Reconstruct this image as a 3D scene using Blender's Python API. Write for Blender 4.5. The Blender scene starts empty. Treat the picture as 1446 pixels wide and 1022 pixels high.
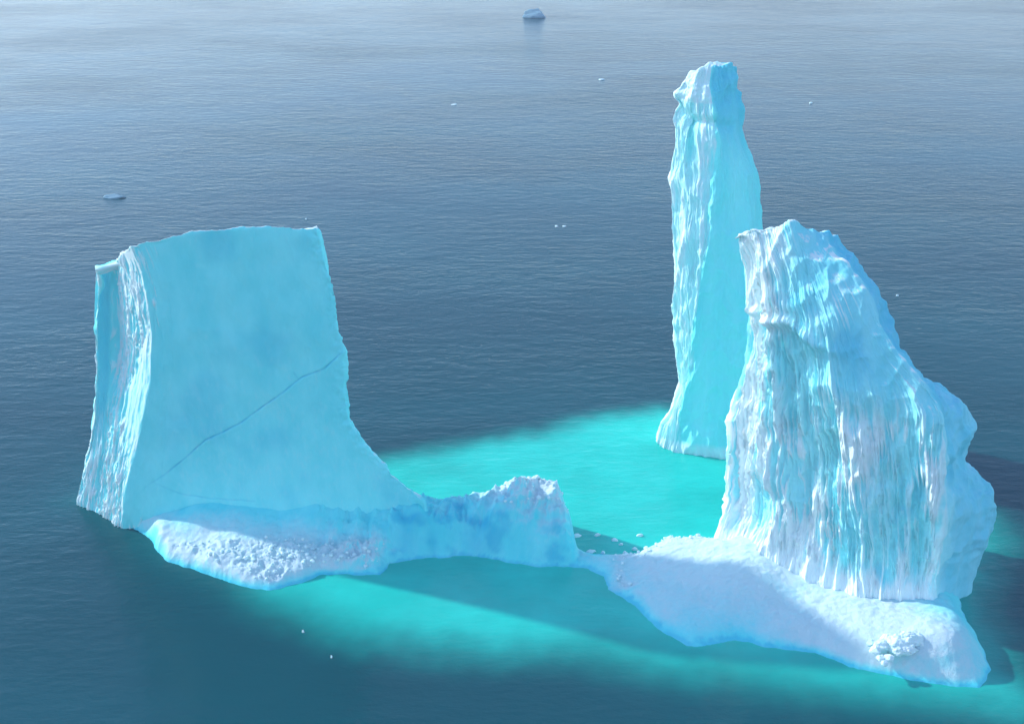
import bpy, math, random
import numpy as np
from mathutils import Vector

# ------------------------------------------------------------------ camera, sky, sun, exposure
scene = bpy.context.scene
COL = scene.collection
CAM_H, PITCH, FPX, CU, CV = 100.0, math.radians(25.0), 1745.0, 723.0, 511.0
cam_d = bpy.data.cameras.new("camera"); cam = bpy.data.objects.new("camera", cam_d); COL.objects.link(cam)
cam.location = (0, 0, CAM_H); cam.rotation_euler = (math.radians(90) - PITCH, 0, 0)
cam_d.sensor_width = 36.0; cam_d.lens = FPX / 1446.0 * 36.0
cam_d.clip_start = 0.5; cam_d.clip_end = 40000.0
scene.camera = cam

SUN_EL, SUN_BACK = math.radians(31.0), math.radians(22.5)
sdir = Vector((-math.cos(SUN_BACK) * math.cos(SUN_EL), math.sin(SUN_BACK) * math.cos(SUN_EL), math.sin(SUN_EL)))
w = bpy.data.worlds.new("World"); scene.world = w; w.use_nodes = True
wn = w.node_tree
sky = wn.nodes.new("ShaderNodeTexSky"); sky.sky_type = 'NISHITA'; sky.sun_disc = False
sky.sun_elevation = SUN_EL; sky.sun_rotation = math.atan2(sdir.x, sdir.y)
sky.air_density = 1.0; sky.dust_density = 0.2; sky.ozone_density = 2.0
bg = wn.nodes["Background"]; bg.inputs[1].default_value = 0.15
wn.links.new(sky.outputs[0], bg.inputs[0])
sun_d = bpy.data.lights.new("sun", 'SUN'); sun_d.energy = 2.0; sun_d.angle = math.radians(1.5); sun_d.color = (1.0, 0.95, 0.9)
sun = bpy.data.objects.new("sun", sun_d); COL.objects.link(sun)
sun.rotation_euler = sdir.to_track_quat('Z', 'Y').to_euler(); sun.location = sdir * 300
vs = scene.view_settings
scene.display_settings.display_device = 'sRGB'
vs.view_transform = 'Standard'; vs.look = 'None'; vs.exposure = 1.08; vs.gamma = 1.0; vs.use_curve_mapping = False

# ------------------------------------------------------------------ ray helpers: survey of the place from the aircraft
def ray(u, v):
    cx = (u - CU) / FPX; cy = -(v - CV) / FPX
    return cx, math.cos(PITCH) + cy * math.sin(PITCH), -math.sin(PITCH) + cy * math.cos(PITCH)
def at_z(u, v, z=0.0):
    a, b, c = ray(u, v); t = (z - CAM_H) / c
    return np.array([a * t, b * t, z])
def at_y(u, v, Y):
    a, b, c = ray(u, v); t = Y / b
    return np.array([a * t, Y, CAM_H + c * t])

# ------------------------------------------------------------------ numpy noise
_rng = np.random.RandomState(7)
_perm = _rng.permutation(256); _perm = np.concatenate([_perm, _perm, _perm])
_g = _rng.normal(size=(256, 3)); _g /= np.linalg.norm(_g, axis=1)[:, None]
def pnoise(x, y, z):
    x, y, z = np.broadcast_arrays(np.asarray(x, float), np.asarray(y, float), np.asarray(z, float))
    xi = np.floor(x).astype(int); yi = np.floor(y).astype(int); zi = np.floor(z).astype(int)
    xf, yf, zf = x - xi, y - yi, z - zi
    xi &= 255; yi &= 255; zi &= 255
    f = lambda t: t * t * t * (t * (t * 6 - 15) + 10)
    a, b, c = f(xf), f(yf), f(zf); out = 0
    for i in (0, 1):
        for j in (0, 1):
            for k in (0, 1):
                h = _perm[_perm[_perm[xi + i] + yi + j] + zi + k]
                gr = _g[h]
                d = gr[..., 0] * (xf - i) + gr[..., 1] * (yf - j) + gr[..., 2] * (zf - k)
                out = out + d * (a if i else 1 - a) * (b if j else 1 - b) * (c if k else 1 - c)
    return out * 1.5
def fbm(x, y, z, o=4, g=0.5):
    s = 0; a = 1; t = 0
    for i in range(o):
        s = s + a * pnoise(x + 17 * i, y - 9 * i, z + 5 * i); t += a; a *= g; x = x * 2.03; y = y * 2.03; z = z * 2.03
    return s / t
def ridged(x, y, z, o=4, g=0.55):
    s = 0; a = 1; t = 0
    for i in range(o):
        s = s + a * (1 - np.clip(np.abs(pnoise(x + 31 * i, y, z + 7 * i)) * 2.2, 0, 1)) ** 1.4; t += a; a *= g; x = x * 2.1; y = y * 2.1; z = z * 2.1
    return s / t
def sstep(a, b, x):
    t = np.clip((x - a) / (b - a), 0, 1); return t * t * (3 - 2 * t)

# ------------------------------------------------------------------ mesh helpers
def grid_mesh(name, P, wrap=False, attrs=None, mat=None, parent=None, smooth=True):
    """P: rows x cols x 3 points -> one quad sheet (columns wrap round when asked)"""
    R, C = P.shape[:2]
    idx = np.arange(R * C).reshape(R, C)
    if wrap: idx = np.concatenate([idx, idx[:, :1]], 1)
    q = np.stack([idx[:-1, :-1], idx[:-1, 1:], idx[1:, 1:], idx[1:, :-1]], -1).reshape(-1, 4)
    return raw_mesh(name, P.reshape(-1, 3), q, attrs, mat, parent, smooth)
def raw_mesh(name, V, q, attrs=None, mat=None, parent=None, smooth=True):
    me = bpy.data.meshes.new(name); n = len(q); k = q.shape[1]
    me.vertices.add(len(V)); me.vertices.foreach_set("co", np.ascontiguousarray(V, dtype=np.float32).ravel())
    me.loops.add(n * k); me.loops.foreach_set("vertex_index", q.astype(np.int32).ravel())
    me.polygons.add(n); me.polygons.foreach_set("loop_start", (np.arange(n) * k).astype(np.int32))
    me.polygons.foreach_set("loop_total", np.full(n, k, np.int32))
    me.polygons.foreach_set("use_smooth", np.full(n, smooth, bool))
    me.update(calc_edges=True)
    for an, av in (attrs or {}).items():
        at = me.attributes.new(an, 'FLOAT', 'POINT'); at.data.foreach_set("value", np.asarray(av, np.float32).ravel())
    o = bpy.data.objects.new(name, me); COL.objects.link(o)
    if mat: me.materials.append(mat)
    if parent: o.parent = parent
    return o
def tag(o, label=None, cat=None, group=None, kind=None):
    for k, v in (('label', label), ('category', cat), ('group', group), ('kind', kind)):
        if v: o[k] = v
    return o
def empty(name, loc):
    o = bpy.data.objects.new(name, None); COL.objects.link(o); o.location = loc; return o
def normals(P, wrap):
    if wrap: du = np.roll(P, -1, 1) - np.roll(P, 1, 1)
    else: du = np.gradient(P, axis=1)
    dv = np.gradient(P, axis=0)
    n = np.cross(du, dv); return n / (np.linalg.norm(n, axis=2, keepdims=True) + 1e-9)
def smooth_cols(A, k, wrap=True):
    for _ in range(k):
        A = 0.25 * np.roll(A, 1, 1) + 0.5 * A + 0.25 * np.roll(A, -1, 1)
    return A
def smooth_rows(A, k):
    for _ in range(k):
        B = A.copy(); B[1:-1] = 0.25 * A[:-2] + 0.5 * A[1:-1] + 0.25 * A[2:]; A = B
    return A
def seg_dist(X, Y, pts, closed=False):
    best = np.full(X.shape, 1e9); n = len(pts)
    for i in range(n if closed else n - 1):
        ax, ay = pts[i][:2]; bx, by = pts[(i + 1) % n][:2]
        dx, dy = bx - ax, by - ay; L = dx * dx + dy * dy + 1e-12
        t = np.clip(((X - ax) * dx + (Y - ay) * dy) / L, 0, 1)
        best = np.minimum(best, np.hypot(X - ax - t * dx, Y - ay - t * dy))
    return best
def inside(X, Y, pts):
    r = np.zeros(X.shape, bool); n = len(pts)
    for i in range(n):
        ax, ay = pts[i][:2]; bx, by = pts[(i + 1) % n][:2]
        c = ((ay > Y) != (by > Y)) & (X < (bx - ax) * (Y - ay) / (by - ay + 1e-12) + ax)
        r ^= c
    return r
def sdist(X, Y, pts):
    d = seg_dist(X, Y, pts, True); return np.where(inside(X, Y, pts), d, -d)
def tps(ctrl, X, Y, reg=0.5):
    c = np.asarray(ctrl, float); n = len(c); x, y, v = c[:, 0], c[:, 1], c[:, 2]
    U = lambda r2: 0.5 * r2 * np.log(r2 + 1e-9)
    K = U((x[:, None] - x) ** 2 + (y[:, None] - y) ** 2) + reg * np.eye(n)
    Pm = np.stack([np.ones(n), x, y], 1)
    A = np.zeros((n + 3, n + 3)); A[:n, :n] = K; A[:n, n:] = Pm; A[n:, :n] = Pm.T
    s = np.linalg.solve(A, np.concatenate([v, np.zeros(3)]))
    out = s[n] + s[n + 1] * X + s[n + 2] * Y
    for i in range(n): out = out + s[i] * U((X - x[i]) ** 2 + (Y - y[i]) ** 2)
    return out

# ------------------------------------------------------------------ materials
def nodes(name):
    m = bpy.data.materials.new(name); m.use_nodes = True; t = m.node_tree
    return m, t, t.nodes["Principled BSDF"]
def N(t, typ, **kw):
    n = t.nodes.new(typ)
    for k, v in kw.items(): setattr(n, k, v)
    return n
def mixc(t, fac, a, b):
    n = N(t, "ShaderNodeMix", data_type='RGBA')
    for s, v in ((n.inputs[0], fac), (n.inputs[6], a), (n.inputs[7], b)):
        if hasattr(v, "is_linked") or hasattr(v, "links"): t.links.new(v, s)
        else: s.default_value = v if not isinstance(v, tuple) else v + (1.0,)
    return n.outputs[2]
def noise_node(t, vec, scale, detail=4, rough=0.55, sc=(1, 1, 1)):
    mp = N(t, "ShaderNodeMapping"); mp.inputs['Scale'].default_value = sc; t.links.new(vec, mp.inputs['Vector'])
    n = N(t, "ShaderNodeTexNoise"); n.inputs['Scale'].default_value = scale; n.inputs['Detail'].default_value = detail
    n.inputs['Roughness'].default_value = rough; t.links.new(mp.outputs[0], n.inputs['Vector']); return n.outputs['Fac']
def maprange(t, v, a, b, c=0.0, d=1.0):
    n = N(t, "ShaderNodeMapRange"); n.clamp = True; t.links.new(v, n.inputs[0])
    for i, q in enumerate((a, b, c, d)): n.inputs[i + 1].default_value = q
    return n.outputs[0]

def ice_material(name, ice_a, ice_b, snow_c=(0.70, 0.88, 0.90), streak=(1, 1, 0.12), bump=0.35):
    m, t, b = nodes(name)
    tc = N(t, "ShaderNodeTexCoord").outputs['Object']
    at = N(t, "ShaderNodeAttribute", attribute_name="snow").outputs['Fac']
    dk = N(t, "ShaderNodeAttribute", attribute_name="blue").outputs['Fac']
    n1 = noise_node(t, tc, 0.22, 5, 0.6, streak)
    n2 = noise_node(t, tc, 1.7, 5, 0.65, streak)
    n3 = noise_node(t, tc, 6.0, 4, 0.6)
    ice = mixc(t, maprange(t, n1, 0.35, 0.65), ice_a, ice_b)
    deep = mixc(t, dk, ice, (0.015, 0.45, 0.68))
    add = N(t, "ShaderNodeMath", operation='MULTIPLY_ADD'); t.links.new(n2, add.inputs[0]); add.inputs[1].default_value = 0.5; add.inputs[2].default_value = -0.25
    s2 = N(t, "ShaderNodeMath", operation='ADD'); t.links.new(add.outputs[0], s2.inputs[0]); t.links.new(at, s2.inputs[1])
    base = mixc(t, maprange(t, s2.outputs[0], 0.1, 0.9), deep, snow_c)
    t.links.new(base, b.inputs['Base Color'])
    b.inputs['Roughness'].default_value = 0.75
    b.inputs['IOR'].default_value = 1.31
    b.inputs['Subsurface Weight'].default_value = 0.2; b.inputs['Subsurface Radius'].default_value = (0.4, 0.9, 1.0); b.inputs['Subsurface Scale'].default_value = 0.15
    b.inputs['Specular IOR Level'].default_value = 0.15
    n4 = noise_node(t, tc, 2.6, 6, 0.75, (1, 1, 0.5)); mb = N(t, "ShaderNodeMath", operation='MULTIPLY'); t.links.new(n4, mb.inputs[0]); t.links.new(maprange(t, at, 0.2, 0.8, 0.4, 2.0), mb.inputs[1])
    hs = N(t, "ShaderNodeMath", operation='ADD'); t.links.new(mb.outputs[0], hs.inputs[0]); t.links.new(n3, hs.inputs[1])
    bp = N(t, "ShaderNodeBump"); bp.inputs['Strength'].default_value = bump; bp.inputs['Distance'].default_value = 0.25
    t.links.new(hs.outputs[0], bp.inputs['Height']); t.links.new(bp.outputs[0], b.inputs['Normal'])
    return m
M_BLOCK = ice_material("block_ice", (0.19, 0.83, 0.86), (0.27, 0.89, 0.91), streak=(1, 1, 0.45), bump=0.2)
M_PEAK = ice_material("fluted_ice", (0.28, 0.84, 0.88), (0.44, 0.90, 0.92), snow_c=(0.80, 0.93, 0.94), bump=0.35)
M_SPIRE = ice_material("spire_ice", (0.22, 0.86, 0.85), (0.32, 0.91, 0.90), bump=0.25)
M_LOW = ice_material("bridge_ice", (0.10, 0.76, 0.82), (0.20, 0.82, 0.86), snow_c=(0.58, 0.76, 0.81), streak=(1, 1, 0.5), bump=0.45)
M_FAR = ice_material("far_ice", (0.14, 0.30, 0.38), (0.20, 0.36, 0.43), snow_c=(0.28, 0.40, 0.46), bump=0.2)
M_SNOW = ice_material("snow_crust", (0.50, 0.76, 0.82), (0.64, 0.78, 0.83), streak=(1, 1, 1), bump=0.3)

# ------------------------------------------------------------------ sea
shelf_px = [(95, 706), (150, 735), (215, 795), (300, 835), (400, 872), (480, 900), (600, 925), (720, 932), (840, 935), (960, 955),
            (1080, 972), (1200, 985), (1320, 1004), (1440, 1020), (1500, 1000), (1440, 940), (1400, 860), (1430, 760)]
shelf_far = [(1250, 600), (1080, 585), (930, 573), (860, 580), (760, 605), (660, 622), (560, 640), (500, 650)]
shelf = [at_z(u, v)[:2] for u, v in shelf_px + shelf_far] + [(-58, 172)]
def axis(lo, hi, step, far):
    c = list(np.arange(lo, hi + step, step)); a, b, s = c[-1], c[0], step
    while a < far or b > -far:
        s *= 1.25; a += s; b -= s; c.append(a); c.insert(0, b)
    return np.array(c)
gx = axis(-90, 100, 0.8, 9000); gy = axis(105, 215, 0.8, 9000)
X, Y = np.meshgrid(gx, gy)
sd = sdist(X, Y, shelf) + 1.6 * fbm(X / 14, Y / 14, 0 * X, 3) + 1.2 * fbm(X / 3, Y / 3, 0 * X, 2)
wd = np.where(Y > 165, 5.0, 8.0)
shal = sstep(-0.8, 1.2, sd / wd) ** 1.3
shal = shal * (0.92 + 0.13 * ridged(X / 16, Y / 9, 0 * X + 4, 3)) * (0.9 + .2 * fbm(X / 30, Y / 12, 0 * X + 8, 3))
shal = shal * (1 - 0.85 * sstep(-30, -42, X))          # the ledge stands in deep water at its far left
P = np.stack([X, Y, 0 * X], -1)

m, t, b = nodes("sea_water")
tc = N(t, "ShaderNodeTexCoord").outputs['Object']
sh = N(t, "ShaderNodeAttribute", attribute_name="shallow").outputs['Fac']
big = noise_node(t, tc, 0.012, 4, 0.55, (1, 2, 1)); mid = noise_node(t, tc, 0.12, 4, 0.6)
deep = mixc(t, maprange(t, big, 0.35, 0.65), (0.0005, 0.062, 0.082), (0.001, 0.080, 0.104))
turq = mixc(t, maprange(t, mid, 0.3, 0.7), (0.010, 0.55, 0.46), (0.02, 0.64, 0.54))
t.links.new(mixc(t, sh, deep, turq), b.inputs['Base Color'])
b.inputs['Roughness'].default_value = 0.12; b.inputs['IOR'].default_value = 1.333; b.inputs['Specular IOR Level'].default_value = 0.38
hw = None
for sc, st, dist, sv in ((0.10, 0.35, 0.35, (0.5, 1, 1)), (0.45, 0.5, 0.34, (0.4, 1, 1)), (1.2, 0.5, 0.17, (0.5, 1, 1)), (3.5, 0.5, 0.06, (0.7, 1, 1))):
    h = noise_node(t, tc, sc, 2, 0.5, sv)
    mu = N(t, "ShaderNodeMath", operation='MULTIPLY'); t.links.new(h, mu.inputs[0]); mu.inputs[1].default_value = dist
    if hw is None: hw = mu.outputs[0]
    else:
        ad = N(t, "ShaderNodeMath", operation='ADD'); t.links.new(hw, ad.inputs[0]); t.links.new(mu.outputs[0], ad.inputs[1]); hw = ad.outputs[0]
bp = N(t, "ShaderNodeBump"); bp.inputs['Distance'].default_value = 1.0
wind = noise_node(t, tc, 0.018, 4, 0.6, (0.5, 1, 1)); t.links.new(maprange(t, wind, 0.35, 0.65, 0.3, 0.62), bp.inputs['Strength']); t.links.new(maprange(t, wind, 0.35, 0.65, 0.09, 0.2), b.inputs['Roughness'])
t.links.new(hw, bp.inputs['Height']); t.links.new(bp.outputs[0], b.inputs['Normal'])
sea = grid_mesh("sea", P, attrs={"shallow": shal}, mat=m); tag(sea, kind="structure")

# ------------------------------------------------------------------ towers of ice: lofts between surveyed vertical edges
def loft(name, edges, segs, rows, cap_rows, dome, mat, parent, detail, smooth_c=4, zbot=-3.0, topbulge=lambda q: 0 * q):
    """edges: lists of (u,v,Y) from the foot up, or (x,y,z) tuples flagged 'w'; detail(P,Nrm,s,extra)->displacement, snow, blue"""
    E = []
    for e in edges:
        pts = np.array([np.array(q[1:]) if q[0] == 'w' else at_y(*q) for q in e], float)
        pts = pts[np.argsort(pts[:, 2])]
        if pts[0, 2] > zbot:
            foot = pts[0].copy(); foot[2] = zbot; pts = np.vstack([foot, pts])
        E.append(pts)
    T = np.linspace(0, 1, rows)
    K = []
    for pts in E:
        z = zbot + (pts[-1, 2] - zbot) * T
        K.append(np.stack([np.interp(z, pts[:, 2], pts[:, 0]), np.interp(z, pts[:, 2], pts[:, 1]), z], 1))
    K = np.array(K)                                    # edges x rows x 3
    colsP, seg_id = [], []
    for i in range(len(E)):
        a, bb = K[i], K[(i + 1) % len(E)]; n = segs[i]
        f = np.arange(n)[:, None, None] / n
        colsP.append(a[None] * (1 - f) + bb[None] * f); seg_id += [i + k / n for k in range(n)]
    G = np.concatenate(colsP, 0).transpose(1, 0, 2)     # rows x cols x 3
    sid = np.array(seg_id)
    # round off the corners with a blur measured in metres, done by repeated column smoothing
    G = smooth_rows(smooth_cols(G, smooth_c), 6)
    # cap
    top = G[-1]; cen = top.mean(0)
    caps = []
    for k in range(1, cap_rows + 1):
        f = k / cap_rows
        r = top * (1 - f) + cen * f; r[:, 2] = top[:, 2] * (1 - f) + cen[2] * f + dome * math.sin(f * math.pi / 2)
        caps.append(r)
    capn = cap_rows
    G = np.concatenate([G, np.array(caps)], 0)
    SID = np.broadcast_to(sid, G.shape[:2])
    lift = sstep(0.6, 1.0, np.concatenate([T, np.ones(cap_rows)]))[:, None] ** 2
    G[..., 2] += lift * (topbulge(SID) + 0.35 * fbm(G[..., 0] / 1.6, G[..., 1] / 1.6, 0 * SID + 12, 3) + 0.3 * fbm(G[..., 0] / 5, G[..., 1] / 5, 0 * SID + 15, 2))
    ring = np.linalg.norm(np.roll(G, -1, 1) - G, axis=2); S = np.cumsum(ring.mean(0)); S = np.broadcast_to(S, G.shape[:2])
    Nr = normals(smooth_cols(smooth_rows(G, 10), 10), True)
    cf = np.zeros(G.shape[:2]); cf[-capn:] = (np.arange(1, capn + 1) / capn)[:, None]
    D, snow, blue = detail(G, Nr, S, SID, cf)
    D = D * sstep(0, 0.02, 1 - cf)
    G2 = G + Nr * D[..., None]
    nz = normals(G2, True)[..., 2]
    snow = np.maximum(snow, sstep(0.6, 0.9, nz) * np.where(blue > .3, .15, 1))
    snow = np.maximum(snow, sstep(0.0, 0.15, cf) * sstep(-.25, .1, fbm(G[..., 0] / 2, G[..., 1] / 2, G[..., 2] / 2, 3) + .05) * .95)
    return grid_mesh(name, G2, True, {"snow": snow, "blue": blue}, mat, parent)

def blob(G, u, v, Y, rx, rz, p=2.0):
    c = at_y(u, v, Y); r = ((G[..., 0] - c[0]) / rx) ** 2 + ((G[..., 2] - c[2]) / rz) ** 2
    return np.exp(-r ** (p / 2))
def near_line(G, pts, w_):
    """pts (u,v,Y): distance in the x-z plane to the traced line"""
    q = [at_y(*p) for p in pts]; q = [(a[0], a[2]) for a in q]
    return np.exp(-(seg_dist(G[..., 0], G[..., 2], q) / w_) ** 2)
def flutes(S, Z, per, seed, stretch=8.0, warp=0.9):
    """long braided vertical ridges, crests near 1, broken into runs"""
    wv = 0.55 * warp * pnoise(S / (per * 4), Z / (stretch * 1.0), seed) + 0.32 * warp * pnoise(S / (per * 1.4), Z / (stretch * .42), seed + 3) + 0.09 * pnoise(S / (per * .6), Z / 1.6, seed + 6)
    s = S / per + wv
    zero = 0 * S
    a = ridged(s * 0.42, Z / (stretch * 2.4) + seed, seed * 1.7 + zero, 1)
    b_ = ridged(s * 0.9, Z / (stretch * 1.5) + seed, seed + 0.5 + zero, 1) ** 1.3 * np.clip(0.75 + 1.1 * pnoise(s * .6, Z / (stretch * .8), seed + 30), 0, 1.3)
    c = ridged(s * 1.9, Z / (stretch * 1.0), seed + 4.5 + zero, 1) ** 1.4 * np.clip(0.65 + 1.7 * pnoise(s * 1.2, Z / (stretch * .5), seed + 40), 0, 1.4)
    d = ridged(s * 3.9, Z / (stretch * .55), seed + 8.5 + zero, 1) ** 1.3 * np.clip(0.6 + 1.8 * pnoise(s * 2, Z / (stretch * .3), seed + 45), 0, 1.4)
    e = fbm(s * 3, Z / 2.2, seed + 50 + zero, 3)
    f_ = ridged(s * 8.3, Z / (stretch * .25), seed + 12.5 + zero, 1) * np.clip(0.3 + 2.2 * pnoise(s * 1.5, Z / (stretch * .3), seed + 55), 0, 1)
    return 0.22 * a + 0.32 * b_ + 0.30 * c + 0.20 * d + 0.12 * f_ + 0.08 * e

main = empty("iceberg", (0, 145, 0))
tag(main, "great iceberg of a square block and a fluted peak joined by a low bridge", "iceberg")
def child(o, label=None):
    o.parent = main; o.matrix_parent_inverse = main.matrix_world.inverted(); o.location = (0, -145, 0) if False else o.location
    if label: o['label'] = label
    return o

# ---- left block
def block_detail(G, Nr, S, SID, cf):
    z = G[..., 2]
    left = np.clip(sstep(4.3, 4.7, SID), 0, 1) + (SID < 0)    # never true for the front segment
    # segment ids: 0 = left face, 1 = fluted band, 2 = front face, 3.. = right and back
    fl = flutes(S, z, 0.7, 2.0, 7.0)
    SJ = SID; 
    wb = np.interp(z, [0, 14, 22, 34, 46], [1.0, .45, .5, .95, 1.0])
    SIDj = SID + 0.35 * fbm(S / .9, z / 7, 0 * z + 33, 3)
    band = sstep(0.8, 1.1, SIDj) * (1 - sstep(0.9 + wb, 1.1 + wb, SIDj))
    edge = (1 - sstep(0.0, 0.25, SID)) + sstep(5.9, 6.0, SID) * 1.0
    lowz = sstep(18, 5, z) * (1 - sstep(1.7, 2.0, SID))
    facef = sstep(2.0, 2.25, SID) * (1 - sstep(2.9, 3.05, SID))
    side = (SID < 2.12)
    D = np.where(side, (fl - 0.5) * 0.9 * (0.15 + 0.85 * np.clip(band + edge + lowz, 0, 1)), 0)
    D = D + 0.55 * fbm(G[..., 0] / 9, G[..., 1] / 9, z / 12, 3) + 0.16 * fbm(G[..., 0] / 1.8, G[..., 1] / 1.8, z / 3.2, 3)
    D = D + (0.35 * np.exp(-((SID - 3.0) / .05) ** 2) ) * 1.5 * fbm(G[..., 0] / 1.1, G[..., 1] / 1.1, z / 1.4, 3)
    D = D + np.where(SID > 3.0, 1.2 * fbm(G[..., 0] / 5, G[..., 1] / 5, z / 7, 4), 0)
    # recess on the left face
    D = D - 0.9 * blob(G, 156, 480, 162, 2.0, 9) * sstep(42, 36, z)
    D = D * np.where(SID < 2, 1 - 0.8 * sstep(40, 43, z), 1)
    crack = near_line(G, [(487, 484, 156), (462, 508, 156), (430, 522, 156), (398, 548, 156), (345, 588, 156), (322, 600, 156), (291, 619, 155), (262, 646, 155), (232, 671, 155), (205, 692, 154), (190, 706, 154)], 0.11)
    crack2 = near_line(G, [(213, 687, 154), (250, 702, 154), (300, 707, 154), (360, 706, 154)], 0.12) * 0.5
    crack3 = near_line(G, [(418, 516, 156), (424, 524, 156)], 0.1) * 0.6
    ck = np.maximum(crack, np.maximum(crack2, crack3)) * facef * (0.55 + 0.45 * np.clip(0.5 + 2 * fbm(G[..., 0] / 2, z / 2, 0 * z + 5, 2), 0, 1))
    D = D - 0.16 * ck + 0.05 * near_line(G, [(487, 488, 156), (430, 526, 156), (345, 592, 156), (291, 623, 155), (205, 696, 154)], 0.3) * facef
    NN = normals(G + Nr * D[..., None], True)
    side_lit = sstep(0.35, 0.75, -NN[..., 0] + 0.25 * fbm(S / .7, z / 4, 0 * z + 77, 3)) * side * np.interp(z, [0, 10, 20, 30, 46], [.9, .8, .55, .8, 1])  # sun-facing faces whitened: sunlight painted into the snow mask
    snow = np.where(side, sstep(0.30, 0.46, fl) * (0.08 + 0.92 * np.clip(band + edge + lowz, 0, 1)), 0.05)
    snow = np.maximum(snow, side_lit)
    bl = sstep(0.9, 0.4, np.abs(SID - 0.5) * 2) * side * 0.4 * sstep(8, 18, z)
    mott = fbm(G[..., 0] / 2.2 + z / 9, z / 6, 0 * z + 41, 5)
    D = D + 0.10 * mott * facef + 0.35 * facef * near_line(G, [(224, 470, 155), (262, 520, 155), (300, 600, 155)], 3.5)
    snow = snow + facef * (0.10 * mott + 0.06 * sstep(40, 15, z))
    blue = np.clip(bl + 0.65 * ck + 0.2 * sstep(0.0, 0.35, fbm(G[..., 0] / 12, z / 12, 0 * z, 3)) * facef, 0, 1)
    return D, snow, blue
block_edges = [
    # 0 left silhouette
    [(104, 712, 163), (112, 680, 162.6), (124, 630, 162.3), (132, 590, 162), (134, 520, 161.5), (131, 450, 161.5), (134, 381, 162)],
    # 1 left side of the fluted band
    [(135, 724, 160), (145, 660, 160.5), (150, 600, 161.5), (160, 520, 162.5), (162, 430, 163), (160, 368, 163)],
    # 2 left edge of the smooth front face
    [(172, 742, 156), (178, 690, 155.8), (195, 620, 155.6), (212, 540, 155.3), (214, 470, 155), (206, 410, 155), (195, 370, 155), (184, 347, 155)],
    # 3 right silhouette
    [(606, 724, 151.5), (598, 706, 151.5), (560, 675, 152), (520, 632, 152.5), (492, 592, 153), (486, 545, 153), (489, 497, 153), (478, 465, 153), (474, 410, 153), (457, 362, 153.3), (449, 323, 153.5)],
    # 4 right back
    [(610, 720, 158), (590, 712, 160), (540, 690, 164), (485, 610, 164), (470, 500, 165), (450, 400, 165), (441, 329, 165)],
    # 5 left back
    [(180, 680, 182), (180, 600, 181), (178, 500, 180), (175, 430, 179), (175, 392, 178)],
]
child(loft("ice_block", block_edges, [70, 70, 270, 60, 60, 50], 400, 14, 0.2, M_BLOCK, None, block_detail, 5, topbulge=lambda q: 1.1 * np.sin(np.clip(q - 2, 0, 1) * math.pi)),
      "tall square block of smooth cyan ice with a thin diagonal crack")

# ---- right peak
def peak_detail(G, Nr, S, SID, cf):
    z = G[..., 2]; x = G[..., 0]
    fl = flutes(S, z, 0.95, 11.0, 11.0, 0.8)
    patch = fbm(S / 5, z / 12, 0 * z + 71, 3)
    front = (1 - sstep(2.9, 3.12, SID)) + sstep(6.6, 6.9, SID)
    tall = 1 - 0.75 * sstep(38, 47, z)
    upr = sstep(1.2, 2.6, SID) * sstep(24, 36, z)              # smoother blue shoulder high on the right
    front = front * (1 - 0.9 * upr)
    D = (fl - 0.4) * 1.8 * front * tall + 2.6 * pnoise(S / 6.0, z / 30, 0 * z + 61) * front + 0.9 * pnoise(S / 2.6, z / 14, 0 * z + 65) * front
    D = D * (0.35 + 0.65 * sstep(0, 0.2, np.minimum(SID, 7 - SID)))
    D = D + 0.7 * (ridged(x / 5, G[..., 1] / 5, z / 8, 2) - .5) + 0.9 * fbm(x / 8, G[..., 1] / 8, z / 11, 4) + 0.22 * fbm(x / 1.3, G[..., 1] / 1.3, z / 2, 3)
    sc = 0
    for (u, v, Yd, rx, rz, dep) in ((1112, 480, 147, 3.0, 4.2, 1.3), (1112, 540, 146, 2.2, 6, .7), (1235, 690, 141, 3.4, 9, 1.2), (1065, 720, 146, 1.4, 5.5, 1.2), (1150, 620, 143, 1.6, 6, .7),
                                    (1120, 385, 149, 3.0, 4.5, .8), (1200, 480, 146, 3.5, 6, .6), (1190, 780, 139, 1.4, 6, .8), (1290, 760, 137, 1.5, 6, .6)):
        bb = blob(G, u, v, Yd, rx, rz, 3.5); sc = sc + bb; D = D - dep * bb * (SID < 3.2)
    D = D + 1.0 * near_line(G, [(1075, 452, 147), (1105, 440, 147), (1140, 462, 147)], 0.6) * (SID < 3)
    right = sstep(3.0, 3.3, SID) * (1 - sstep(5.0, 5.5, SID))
    D = D + right * 1.2 * fbm(x / 5, G[..., 1] / 5, z / 4, 3)
    snow = sstep(0.17, 0.38, fl + 0.45 * patch + 0.04 * (1 - SID / 2)) * np.clip(front, 0, 1)  # last term paints the sunlit left side whiter, beyond the crusted crests
    snow = snow * (1 - 0.8 * np.clip(sc, 0, 1)) * (1 - 0.55 * upr)
    snow = np.maximum(snow, np.clip(front, 0, 1) * sstep(8.5, 4.0, z + 5 * fbm(S / 1.2, z / 5, 0 * z + 81, 3)))
    D = D * (0.45 + 0.55 * sstep(2.5, 8, z)) + 1.3 * sstep(8, 2, z) * np.clip(front, 0, 1)
    snow = np.maximum(snow, 0.95 * blob(G, 1062, 350, 149, 2.6, 3.0) )
    snow = np.maximum(snow, 0.9 * blob(G, 1178, 412, 147, 1.6, 2.2) * sstep(0.35, .5, fl + .1))
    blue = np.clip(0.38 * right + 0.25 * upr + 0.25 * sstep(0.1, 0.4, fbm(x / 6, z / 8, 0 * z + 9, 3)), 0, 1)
    return D, snow, blue
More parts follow.
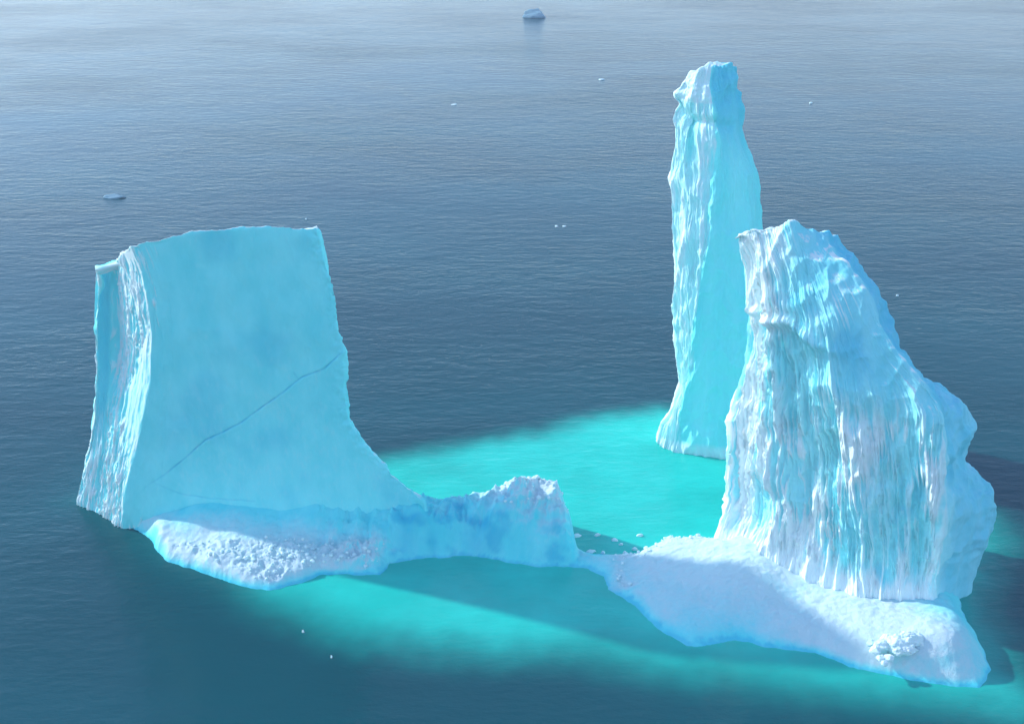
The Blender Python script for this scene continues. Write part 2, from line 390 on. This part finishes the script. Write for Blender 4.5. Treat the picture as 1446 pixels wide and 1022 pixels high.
peak_edges = [
    [(1012, 785, 148.5), (1018, 760, 149), (1025, 700, 150), (1026, 640, 151), (1036, 570, 151.5), (1051, 510, 152), (1058, 440, 152), (1050, 390, 152), (1041, 348, 152), (1034, 330, 152)],
    [(1085, 815, 142.5), (1085, 740, 142.8), (1085, 640, 143.5), (1085, 540, 144.5), (1083, 440, 146), (1075, 370, 147.5), (1066, 322, 149.5)],
    [(1200, 852, 135.5), (1195, 760, 136), (1185, 660, 137), (1175, 560, 138.5), (1160, 460, 141), (1140, 380, 144.5), (1118, 314, 148.5)],
    [(1312, 872, 133.5), (1325, 800, 133), (1330, 720, 133), (1332, 650, 133.5), (1333, 590, 134.5), (1318, 555, 136), (1265, 500, 139), (1230, 430, 142), (1195, 375, 145), (1160, 326, 148.5)],
    [(1362, 872, 139), (1372, 835, 140), (1386, 795, 141), (1402, 750, 142), (1411, 725, 142), (1404, 690, 142.5), (1364, 648, 144), (1380, 606, 144), (1372, 575, 145), (1352, 556, 145.5), (1308, 532, 146.5), (1268, 485, 148), (1248, 425, 149), (1215, 372, 150), (1184, 336, 151)],
    [(1340, 800, 152), (1330, 650, 153), (1240, 500, 154), (1215, 420, 154), (1165, 346, 155)],
    [(1060, 760, 158), (1075, 600, 157), (1085, 450, 156.5), (1070, 345, 156)],
]
child(loft("ice_peak", peak_edges, [110, 160, 170, 120, 40, 40, 60], 440, 14, 0.7, M_PEAK, None, peak_detail, 8),
      "fluted pyramid of blue ice streaked with vertical white ridges")

# ---- spire behind
spire = empty("ice_spire", (35, 187, 0))
tag(spire, "tall narrow ice spire standing alone in turquoise water behind the fluted peak", "iceberg")
def spire_detail(G, Nr, S, SID, cf):
    z = G[..., 2]; x = G[..., 0]
    fl = flutes(S, z, 1.1, 23.0, 12.0, .8)
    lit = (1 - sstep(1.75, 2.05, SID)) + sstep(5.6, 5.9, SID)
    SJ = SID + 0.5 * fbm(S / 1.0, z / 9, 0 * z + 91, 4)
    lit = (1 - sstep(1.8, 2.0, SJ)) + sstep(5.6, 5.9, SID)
    head = sstep(56.5, 58, z)
    D = (fl - 0.5) * 0.9 * lit * (1 - 0.6 * head) + 0.6 * (ridged(x / 4, G[..., 1] / 4, z / 9, 2) - .5) + 0.6 * fbm(x / 5, G[..., 1] / 5, z / 8, 4) + 0.15 * fbm(x / 1.2, G[..., 1] / 1.2, z / 2, 3)
    D = D + 1.4 * head * fbm(x / 3.2 + 5, G[..., 1] / 3.2, z / 3.2, 4)
    D = D + 0.30 * (1 - np.clip(lit, 0, 1)) * (flutes(S, z, 2.2, 43.0, 16.0, .6) - .5) - 0.9 * blob(G, 975, 195, 182, 0.9, 4.5) - 0.8 * near_line(G, [(952, 150, 184), (970, 172, 184), (1005, 170, 184), (1030, 178, 184)], 0.7)
    foot = sstep(5.5, 0.5, z)
    D = D + 0.8 * foot
    snow = np.clip(lit, 0, 1) * (0.55 + 0.45 * sstep(0.35, .6, fl + .1 * fbm(x / 3, z / 6, 0 * z, 2))) * (1 - .75 * blob(G, 975, 200, 182, 0.8, 4.5) * lit)  # sunlit half of the spire painted white in this mask
    snow = np.maximum(snow * (1 - 0.0 * head), 0.85 * foot * sstep(2.6, 1.2, z))
    snow = np.where(z > 57, np.maximum(snow, 0.8 * (SID < 2)), snow)
    blue = np.clip(0.5 * sstep(1.95, 2.2, SID) * sstep(44, 58, z) * (1 - sstep(5, 5.5, SID)), 0, 1)
    return D, snow, blue
spire_edges = [
    [(931, 627, 182.5), (936, 600, 183), (946, 575, 184), (958, 545, 184.5), (955, 500, 184.5), (946, 430, 185), (952, 390, 185), (947, 330, 185.5), (945, 260, 186), (948, 190, 186), (950, 140, 186.5), (958, 118, 186.5), (972, 102, 187)],
    [(940, 629, 181), (950, 590, 181.5), (963, 545, 182), (967, 480, 182), (968, 400, 182), (968, 300, 183), (966, 200, 183.5), (975, 130, 184), (985, 100, 185)],
    [(960, 634, 179.5), (962, 580, 180), (972, 530, 180.5), (980, 470, 180.5), (990, 400, 180.5), (1003, 330, 180.5), (1010, 270, 181), (1018, 200, 182), (1008, 160, 182.5), (1002, 120, 184), (1005, 94, 185.5)],
    [(1060, 652, 176.5), (1060, 560, 178), (1066, 450, 179), (1064, 350, 181), (1056, 250, 183), (1040, 190, 184), (1038, 150, 184.5), (1030, 110, 185.5), (1028, 92, 186)],
    [(1110, 640, 184), (1098, 500, 185), (1088, 400, 185.5), (1077, 316, 186), (1072, 260, 186.5), (1062, 220, 187), (1050, 180, 187), (1054, 150, 187), (1043, 120, 187.5), (1040, 96, 188)],
    [(1075, 600, 195), (1060, 400, 194), (1045, 250, 193), (1032, 160, 192), (1022, 100, 191)],
    [(965, 600, 193), (965, 400, 193), (962, 250, 192), (965, 150, 191), (980, 106, 190)],
]
sp = loft("ice_column", spire_edges, [60, 80, 130, 60, 30, 30, 30], 420, 14, 0.8, M_SPIRE, None, spire_detail, 5)
for o_, root in ((sp, spire),):
    o_.parent = root; o_.matrix_parent_inverse.identity()
    o_.location = -root.location

# ---- low ledge, bridge and foot slope as one height sheet
front_px = [(104, 709), (135, 722), (165, 735), (192, 748), (213, 762), (222, 778), (236, 792), (262, 800), (290, 810), (330, 824), (360, 833), (380, 834), (402, 829), (428, 822), (450, 812), (480, 810), (512, 813), (535, 811), (546, 803), (549, 795),
            (570, 792), (600, 789), (640, 788), (690, 789), (730, 796), (762, 800), (800, 800), (830, 803), (850, 813), (858, 832), (875, 842), (893, 852), (912, 872), (930, 889), (950, 900), (968, 912), (990, 912),
            (1010, 908), (1040, 904), (1060, 907), (1076, 913), (1110, 917), (1150, 922), (1172, 930), (1200, 941), (1250, 952), (1300, 962), (1350, 969), (1383, 971), (1394, 962), (1397, 945), (1392, 922), (1380, 900), (1366, 880)]
foot = [at_z(u, v)[:2] for u, v in front_px]
foot += [(60, 133), (61, 142), (56, 151), (36, 156)]
foot += [at_z(u, v)[:2] for u, v in [(1013, 776), (985, 770), (960, 768), (938, 766), (918, 776), (895, 783), (865, 783), (838, 782), (818, 776), (806, 766)]]
foot += [(8.6, 153.5), (8.0, 157), (2, 160), (-12, 160.5), (-26, 166), (-52, 174), (-61, 169)]
ctrl = [  # u, v, z, snow
    (110, 708, 1, .3), (165, 725, 2, .5), (205, 735, 2.6, 1), (240, 746, 2.8, .8), (208, 738, 4.2, 1), (250, 728, 3.6, .3), (232, 770, 2.2, 1), (300, 748, 3.0, .8), (300, 780, 2.5, 1), (350, 800, 1.8, 1), (365, 820, 1.0, .7), (420, 770, 2.6, 1), (420, 800, 1.5, .7), (500, 775, 2.4, .9),
    (520, 795, 1.3, .3), (540, 785, 1.8, .1), (350, 722, 4.8, .15), (280, 718, 4.8, .1), (450, 722, 5.4, .1), (400, 740, 3.6, .3), (450, 745, 3.4, .35), (540, 724, 5.4, .05), (575, 718, 6.4, .05), (592, 716, 6.6, .05), (560, 765, 2.6, 0), (500, 745, 3.8, .2), (605, 714, 5.2, .15), (640, 708, 5.6, .2), (670, 705, 6.0, .25),
    (700, 699, 7.2, .6), (735, 686, 9.0, 1), (752, 691, 8.6, 1), (766, 693, 8.3, 1), (785, 695, 8.2, 1), (802, 712, 7.2, .8), (700, 735, 5.6, .05), (650, 742, 4.4, 0), (620, 770, 2.0, 0), (690, 768, 2.6, 0), (780, 745, 5.0, .25), (770, 780, 2.0, .15), (800, 765, 3.4, .2),
    (815, 785, 1.1, .3), (850, 788, 0.9, .5), (830, 795, .7, .4), (880, 789, 1.3, .75), (930, 776, 2.5, 1), (1000, 781, 3.6, 1), (1060, 798, 4.6, .95), (930, 815, 1.8, .75), (920, 850, 1.4, .7), (1000, 840, 2.0, .8), (980, 885, 1.2, .35), (1040, 885, 1.3, .3),
    (1060, 850, 2.3, .8), (1110, 830, 2.9, .85), (1120, 880, 2.1, .85), (1130, 908, 1.4, .7), (1200, 855, 3.3, .95), (1200, 900, 2.8, .95), (1210, 930, 1.8, .95), (1280, 885, 4.3, .95), (1290, 930, 3.4, .95), (1340, 900, 4.8, .9), (1350, 945, 2.6, .9),
    (1375, 900, 3.6, .5), (1385, 935, 2.2, .4), (1360, 868, 4.2, .2), (1300, 860, 4.0, .7)]
cp = [(at_z(u, v, z), s) for u, v, z, s in ctrl]
hc = [(p[0], p[1], p[2]) for p, s in cp] + [(-5, 160, 4), (-50, 170, 4), (40, 150, 4), (60, 148, 4), (-25, 164, 4)]
scn = [(p[0], p[1], s) for p, s in cp]
STEP = 0.17
X, Y = np.meshgrid(np.arange(-66, 73, STEP), np.arange(112, 178, STEP))
wx = X + 0.5 * fbm(X / 2.4, Y / 2.4, 0 * X, 3); wy = Y + 0.5 * fbm(X / 2.4, Y / 2.4, 0 * X + 40, 3)
sdl = sdist(wx, wy, foot)
H = np.maximum(tps(hc, X, Y), 0.6)
H = H * (1 - sstep(8.2, 9.8, wx) * (1 - sstep(12, 20, X))) + np.minimum(H, 0.9) * sstep(8.2, 9.8, wx) * (1 - sstep(12, 20, X))
for (u, v, z, rr, hh) in ((735, 684, 9.5, 2.4, 1.6), (785, 692, 8.6, 1.8, .9), (803, 715, 7, 1.2, .8)):
    c = at_z(u, v, z); H = H + hh * np.clip(1 - np.hypot(wx - c[0], wy - c[1]) / rr, 0, 1); Sn = np.clip(tps(scn, X, Y, 2.0), 0, 1)
wdt = 2.2 + 3.2 * sstep(8, 22, X) + 1.0 * sstep(-22, -10, X) * (1 - sstep(2, 8, X))
f = np.clip(sdl / wdt, 0, 1); prof = 1 - (1 - f) ** 2.4
rub = sstep(-58, -52, X) * sstep(-14, -22, X) * sstep(150.5, 147.5, Y) * sstep(0.3, 1.5, sdl)
crest = sstep(3.5, 1.0, np.abs(sdl - 1.2)) * sstep(12, 16, X) * sstep(34, 30, X) * sstep(139, 141, Y)
knobs = sstep(-3, -1, X) * sstep(9.5, 8.5, X) * sstep(6.8, 7.6, H)
rough = np.clip(rub + crest + 0.8 * knobs, 0, 1)
lump = ridged(X / 2.6, Y / 2.6, 0 * X + 2, 4) - 0.5
chunk = np.maximum(0, fbm(X / 0.7, Y / 0.7, 0 * X, 3)) * 1.1 + np.maximum(0, pnoise(X / 1.6, Y / 1.6, 0 * X + 3)) * 0.9
Z = H * prof + (0.35 * fbm(X / 5, Y / 5, 0 * X, 4) + 0.20 * fbm(X / 1.3, Y / 0.9, 0 * X + 8, 3) + 0.5 * np.maximum(0, fbm(X / 2.5, Y / 1.5, 0 * X + 18, 4)) * sstep(10, 14, X) * sstep(44, 30, X)) * prof + rough * (0.55 * lump + 0.35 * chunk) * prof
brd = sstep(-30, -24, X) * sstep(11, 8, X)                 # carved face of the bridge
Z = Z + brd * prof * (1.5 * (ridged(X / 3.2, Y / 5, 0 * X + 6, 4) - .5)) + brd * prof * 0.10 * np.sin(Z * 5 + 2 * fbm(X / 4, Y / 4, 0 * X, 2))
for (u, v, z, r, dp) in ((660, 742, 4.5, 2.6, 1.7), (575, 758, 3, 1.8, 1.2), (678, 732, 5, 1.6, .9), (610, 768, 2, 1.0, .6)):
    c = at_z(u, v, z); Z = Z - dp * np.exp(-(((X - c[0]) / r) ** 2 + ((Y - c[1]) / (r * .8)) ** 2))
Z = np.where(sdl > 0, Z, sdl * 1.5); Z = np.maximum(Z, -2.5)
P = np.stack([X, Y, Z], -1)
nz = normals(P, False)[..., 2]
snow = np.clip(Sn + 0.25 * fbm(X / 3, Y / 3, 0 * X + 20, 4), 0, 1)
snow = snow * (0.25 + 0.75 * sstep(0.25, 0.75, nz)) * sstep(0.0, 1.0, Z)
snow = np.maximum(snow, rub * sstep(0.3, 0.7, nz)); snow = np.maximum(snow, crest * .95)
blue = np.clip(sstep(.45, .1, Z + .5 * fbm(X / 1.5, Y / 1.5, 0 * X + 60, 3)) * .45 + brd * 0.5 * sstep(0.0, .4, fbm(X / 4, Y / 4, Z / 3, 3)) + .35 * brd * (Z < 99) * sum(np.exp(-(((X - at_z(u, v, z)[0]) / r) ** 2 + ((Y - at_z(u, v, z)[1]) / r) ** 2)) for u, v, z, r in ((675, 738, 5, 2.0), (575, 755, 3, 1.6), (610, 760, 2.6, .8))), 0, 1)
keep = (sdl > -2.2)
R, C = X.shape; idx = np.arange(R * C).reshape(R, C)
q = np.stack([idx[:-1, :-1], idx[:-1, 1:], idx[1:, 1:], idx[1:, :-1]], -1)
km = keep[:-1, :-1] & keep[1:, 1:] & keep[:-1, 1:] & keep[1:, :-1]; q = q[km]
used = np.unique(q); remap = np.full(R * C, -1); remap[used] = np.arange(len(used))
low = raw_mesh("ice_bridge", P.reshape(-1, 3)[used], remap[q], {"snow": snow.ravel()[used], "blue": blue.ravel()[used]}, M_LOW)
low['label'] = "low ice bridge and snowy ledge running along the water from block to peak"
for o_ in [o for o in COL.objects if o.type == 'MESH' and o.name in ("ice_block", "ice_peak", "ice_bridge")]:
    o_.parent = main; o_.matrix_parent_inverse.identity(); o_.location = -main.location
def ground(x, y):
    i = int(round((y - 112) / STEP)); j = int(round((x + 66) / STEP)); return float(Z[min(max(i, 0), R - 1), min(max(j, 0), C - 1)])

# ---- lumps of ice
def lump_arrays(r, sx, sy, sz, seed, n=10, flat=0.25):
    """craggy angular lump as triangles"""
    import bmesh
    bm = bmesh.new(); bmesh.ops.create_icosphere(bm, subdivisions=n, radius=1.0)
    V = np.array([v.co[:] for v in bm.verts]); F = np.array([[v.index for v in f_.verts] for f_ in bm.faces]); bm.free()
    rs = np.random.RandomState(seed)
    for _ in range(9):                                        # slice off facets
        nrm = rs.normal(size=3); nrm /= np.linalg.norm(nrm); d = 0.55 + 0.3 * rs.rand()
        k = V @ nrm; over = np.maximum(0, k - d); V = V - over[:, None] * nrm * 0.92
    s = seed * 3.1
    V = V * (1 + 0.28 * fbm(V[:, 0] * 1.6 + s, V[:, 1] * 1.6, V[:, 2] * 1.6, 4))[:, None]
    V = V * np.array([sx, sy, sz]) * r
    return V, F
def ice_lump(name, loc, r, sx, sy, sz, seed, mat, sub=4, snow=0.8, blue=0.1, rot=0.0, parent=None):
    V, F = lump_arrays(r, sx, sy, sz, seed, sub)
    c, s = math.cos(rot), math.sin(rot); V = np.stack([c * V[:, 0] - s * V[:, 1], s * V[:, 0] + c * V[:, 1], V[:, 2]], 1)
    o = raw_mesh(name, V, F, {"snow": np.full(len(V), snow), "blue": np.full(len(V), blue)}, mat)
    o.location = loc
    return o
# craggy knob on the foot slope
c = at_z(1272, 893, 5.2)
KV, KF, off = [], [], 0
krs = np.random.RandomState(12)
for (kx, ky, kz, kr, sx, sy, sz) in ((0, 0, .5, 1.9, 1.2, .8, .8), (1.9, .3, .9, 1.5, 1.1, .7, .8), (-1.9, .1, .2, 1.3, 1.1, .9, .7), (3.2, 0, .5, 1.1, 1.2, .6, .6), (.8, -.9, .2, 1.1, 1.4, .8, .6), (-1.2, .9, .7, 1.0, 1, .8, .9), (-2.9, -.4, -.1, .9, 1, 1, .8), (1.2, .6, 1.5, .9, 1.2, .7, .7),
                                     (-2.6, -1.5, -.4, .6, 1, 1, .8), (-2.2, -2.2, -.6, .5, 1, 1, .8), (-1.6, -1.6, -.2, .6, 1.2, 1, .8), (-3.2, 1.0, 0, .6, .8, .8, 1.2), (2.6, .4, 1.4, .6, 1, .8, .8)):
    V, F = lump_arrays(kr, sx, sy, sz, krs.randint(900), 5); V = V + 0.16 * kr * fbm(V[:, 0] * 2.4 + 3, V[:, 1] * 2.4, V[:, 2] * 2.4, 3)[:, None] * V
    KV.append(V * .92 + np.array([kx, ky, kz])); KF.append(F + off); off += len(V)
KV = np.concatenate(KV); KF = np.concatenate(KF)
kn = raw_mesh("ice_knob", KV, KF, {"snow": np.full(len(KV), .9), "blue": np.zeros(len(KV))}, M_SNOW)
kn.parent = main; kn.location = Vector((c[0], c[1], ground(c[0], c[1]) + .3)) - main.location
kn['label'] = "craggy knob of ice on the sunlit snowy foot of the peak"

# rubble of small blocks over the ledge and along the crest by the pool
rs = np.random.RandomState(3); VV, FF, SS = [], [], []; off = 0
protos = [lump_arrays(1.0, 1, 1, .8, 50 + k, 2) for k in range(6)]
cnt = 0
while cnt < 600:
    x = rs.uniform(-60, 34); y = rs.uniform(128, 160)
    i = int(round((y - 112) / STEP)); j = int(round((x + 66) / STEP))
    if rough[i, j] * (sdl[i, j] > .5) < rs.uniform(0.3, 1.0): continue
    r = 0.08 + 0.34 * rs.rand() ** 4
    Vp, Fp = protos[rs.randint(6)]; a = rs.rand() * 6.28; cc, ss = math.cos(a), math.sin(a)
    V = np.stack([cc * Vp[:, 0] - ss * Vp[:, 1], ss * Vp[:, 0] + cc * Vp[:, 1], Vp[:, 2]], 1) * r + np.array([x, y, Z[i, j] + r * .35])
    VV.append(V); FF.append(Fp + off); off += len(V); cnt += 1
VV = np.concatenate(VV); FF = np.concatenate(FF)
rb = raw_mesh("ice_rubble", VV, FF, {"snow": np.full(len(VV), .9), "blue": np.zeros(len(VV))}, M_SNOW, None, False)
rb.parent = main; rb.location = -main.location; rb['kind'] = "stuff"; rb['label'] = "scatter of white ice rubble on the ledge and crest"

# ------------------------------------------------------------------ loose ice on the water
def floe(name, u, v, width_px, hgt, label, cat="ice floe", group=None, seed=1, snow=.85, blue=0.1, depth=.6, mat=None, sub=3):
    c = at_z(u, v); dist = math.hypot(c[1], CAM_H); r = width_px / FPX * dist / 2
    o = ice_lump(name, (c[0], c[1], 0.0), 1.0, r, r * depth, hgt, seed, mat or M_SNOW, sub, snow, blue, 0.0)
    return tag(o, label, cat, group)
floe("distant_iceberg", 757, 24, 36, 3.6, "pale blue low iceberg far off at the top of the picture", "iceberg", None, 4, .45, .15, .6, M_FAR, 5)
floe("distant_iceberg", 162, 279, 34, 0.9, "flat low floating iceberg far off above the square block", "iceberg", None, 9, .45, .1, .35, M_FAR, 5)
far = [(786, 320, 6, "leftmost white floe of the close pair on open water beside the spire"), (797, 320, 6, "right floe of the close pair on open water beside the spire"), (641, 148, 9, "tiny pale floe far off, left of the spire"), (850, 113, 9, "tiny pale floe far off, nearest the spire's head on its left"),
       (1145, 146, 6, "tiny white floe far off, right of the spire's head"), (1267, 418, 5, "tiny white floe beside the peak's right shoulder"), (428, 892, 4, "tiny white floe in the dark water in front of the ledge"), (468, 928, 4, "tiny white floe lowest in front of the ledge"),
       (432, 310, 3, "tiny white speck of ice just beyond the top edge of the square block")]
for k, (u, v, wp, lab) in enumerate(far):
    floe("ice_floe", u, v, wp, .35, lab, "ice floe", "small floes on the open sea", 20 + k, .95, 0, .7)
pool = [(815, 757, 13, "white floe touching the right end of the bridge hump"), (843, 756, 10, "small white floe second from the bridge hump, at the pool's far row"), (868, 763, 10, "white floe in the middle of the pool's scatter of ice"), (877, 769, 7, "small floe just in front of the middle floe in the pool"),
        (903, 756, 10, "white floe farthest right in the back row of the pool's brash ice"), (896, 776, 8, "white floe at the pool rim near the start of the white crest"), (835, 779, 14, "largest white floe, lying against the near rim of the pool"), (852, 781, 7, "small floe on the near rim beside the largest one"), (883, 781, 7, "small floe on the near rim left of the white crest")]
for k, (u, v, wp, lab) in enumerate(pool):
    floe("brash_ice", u, v, wp, .45, lab, "ice floe", "pieces of ice floating in the turquoise pool", 40 + k, .9, 0, .6)

# ------------------------------------------------------------------ sea haze
m = bpy.data.materials.new("haze_air"); m.use_nodes = True; t = m.node_tree
t.nodes.remove(t.nodes["Principled BSDF"])
pv = t.nodes.new("ShaderNodeVolumePrincipled"); pv.inputs['Color'].default_value = (1.0, 0.80, 0.88, 1); pv.inputs['Density'].default_value = 0.00017
t.links.new(pv.outputs[0], [n for n in t.nodes if n.type == 'OUTPUT_MATERIAL'][0].inputs['Volume'])
V = np.array([(x, y, z) for x in (-9500, 9500) for y in (-9500, 9500) for z in (-4.0, 104.0)], float)
F = np.array([(0, 1, 3, 2), (4, 6, 7, 5), (0, 4, 5, 1), (2, 3, 7, 6), (0, 2, 6, 4), (1, 5, 7, 3)])
hz = raw_mesh("haze", V, F, None, m, None, False); hz['kind'] = "stuff"
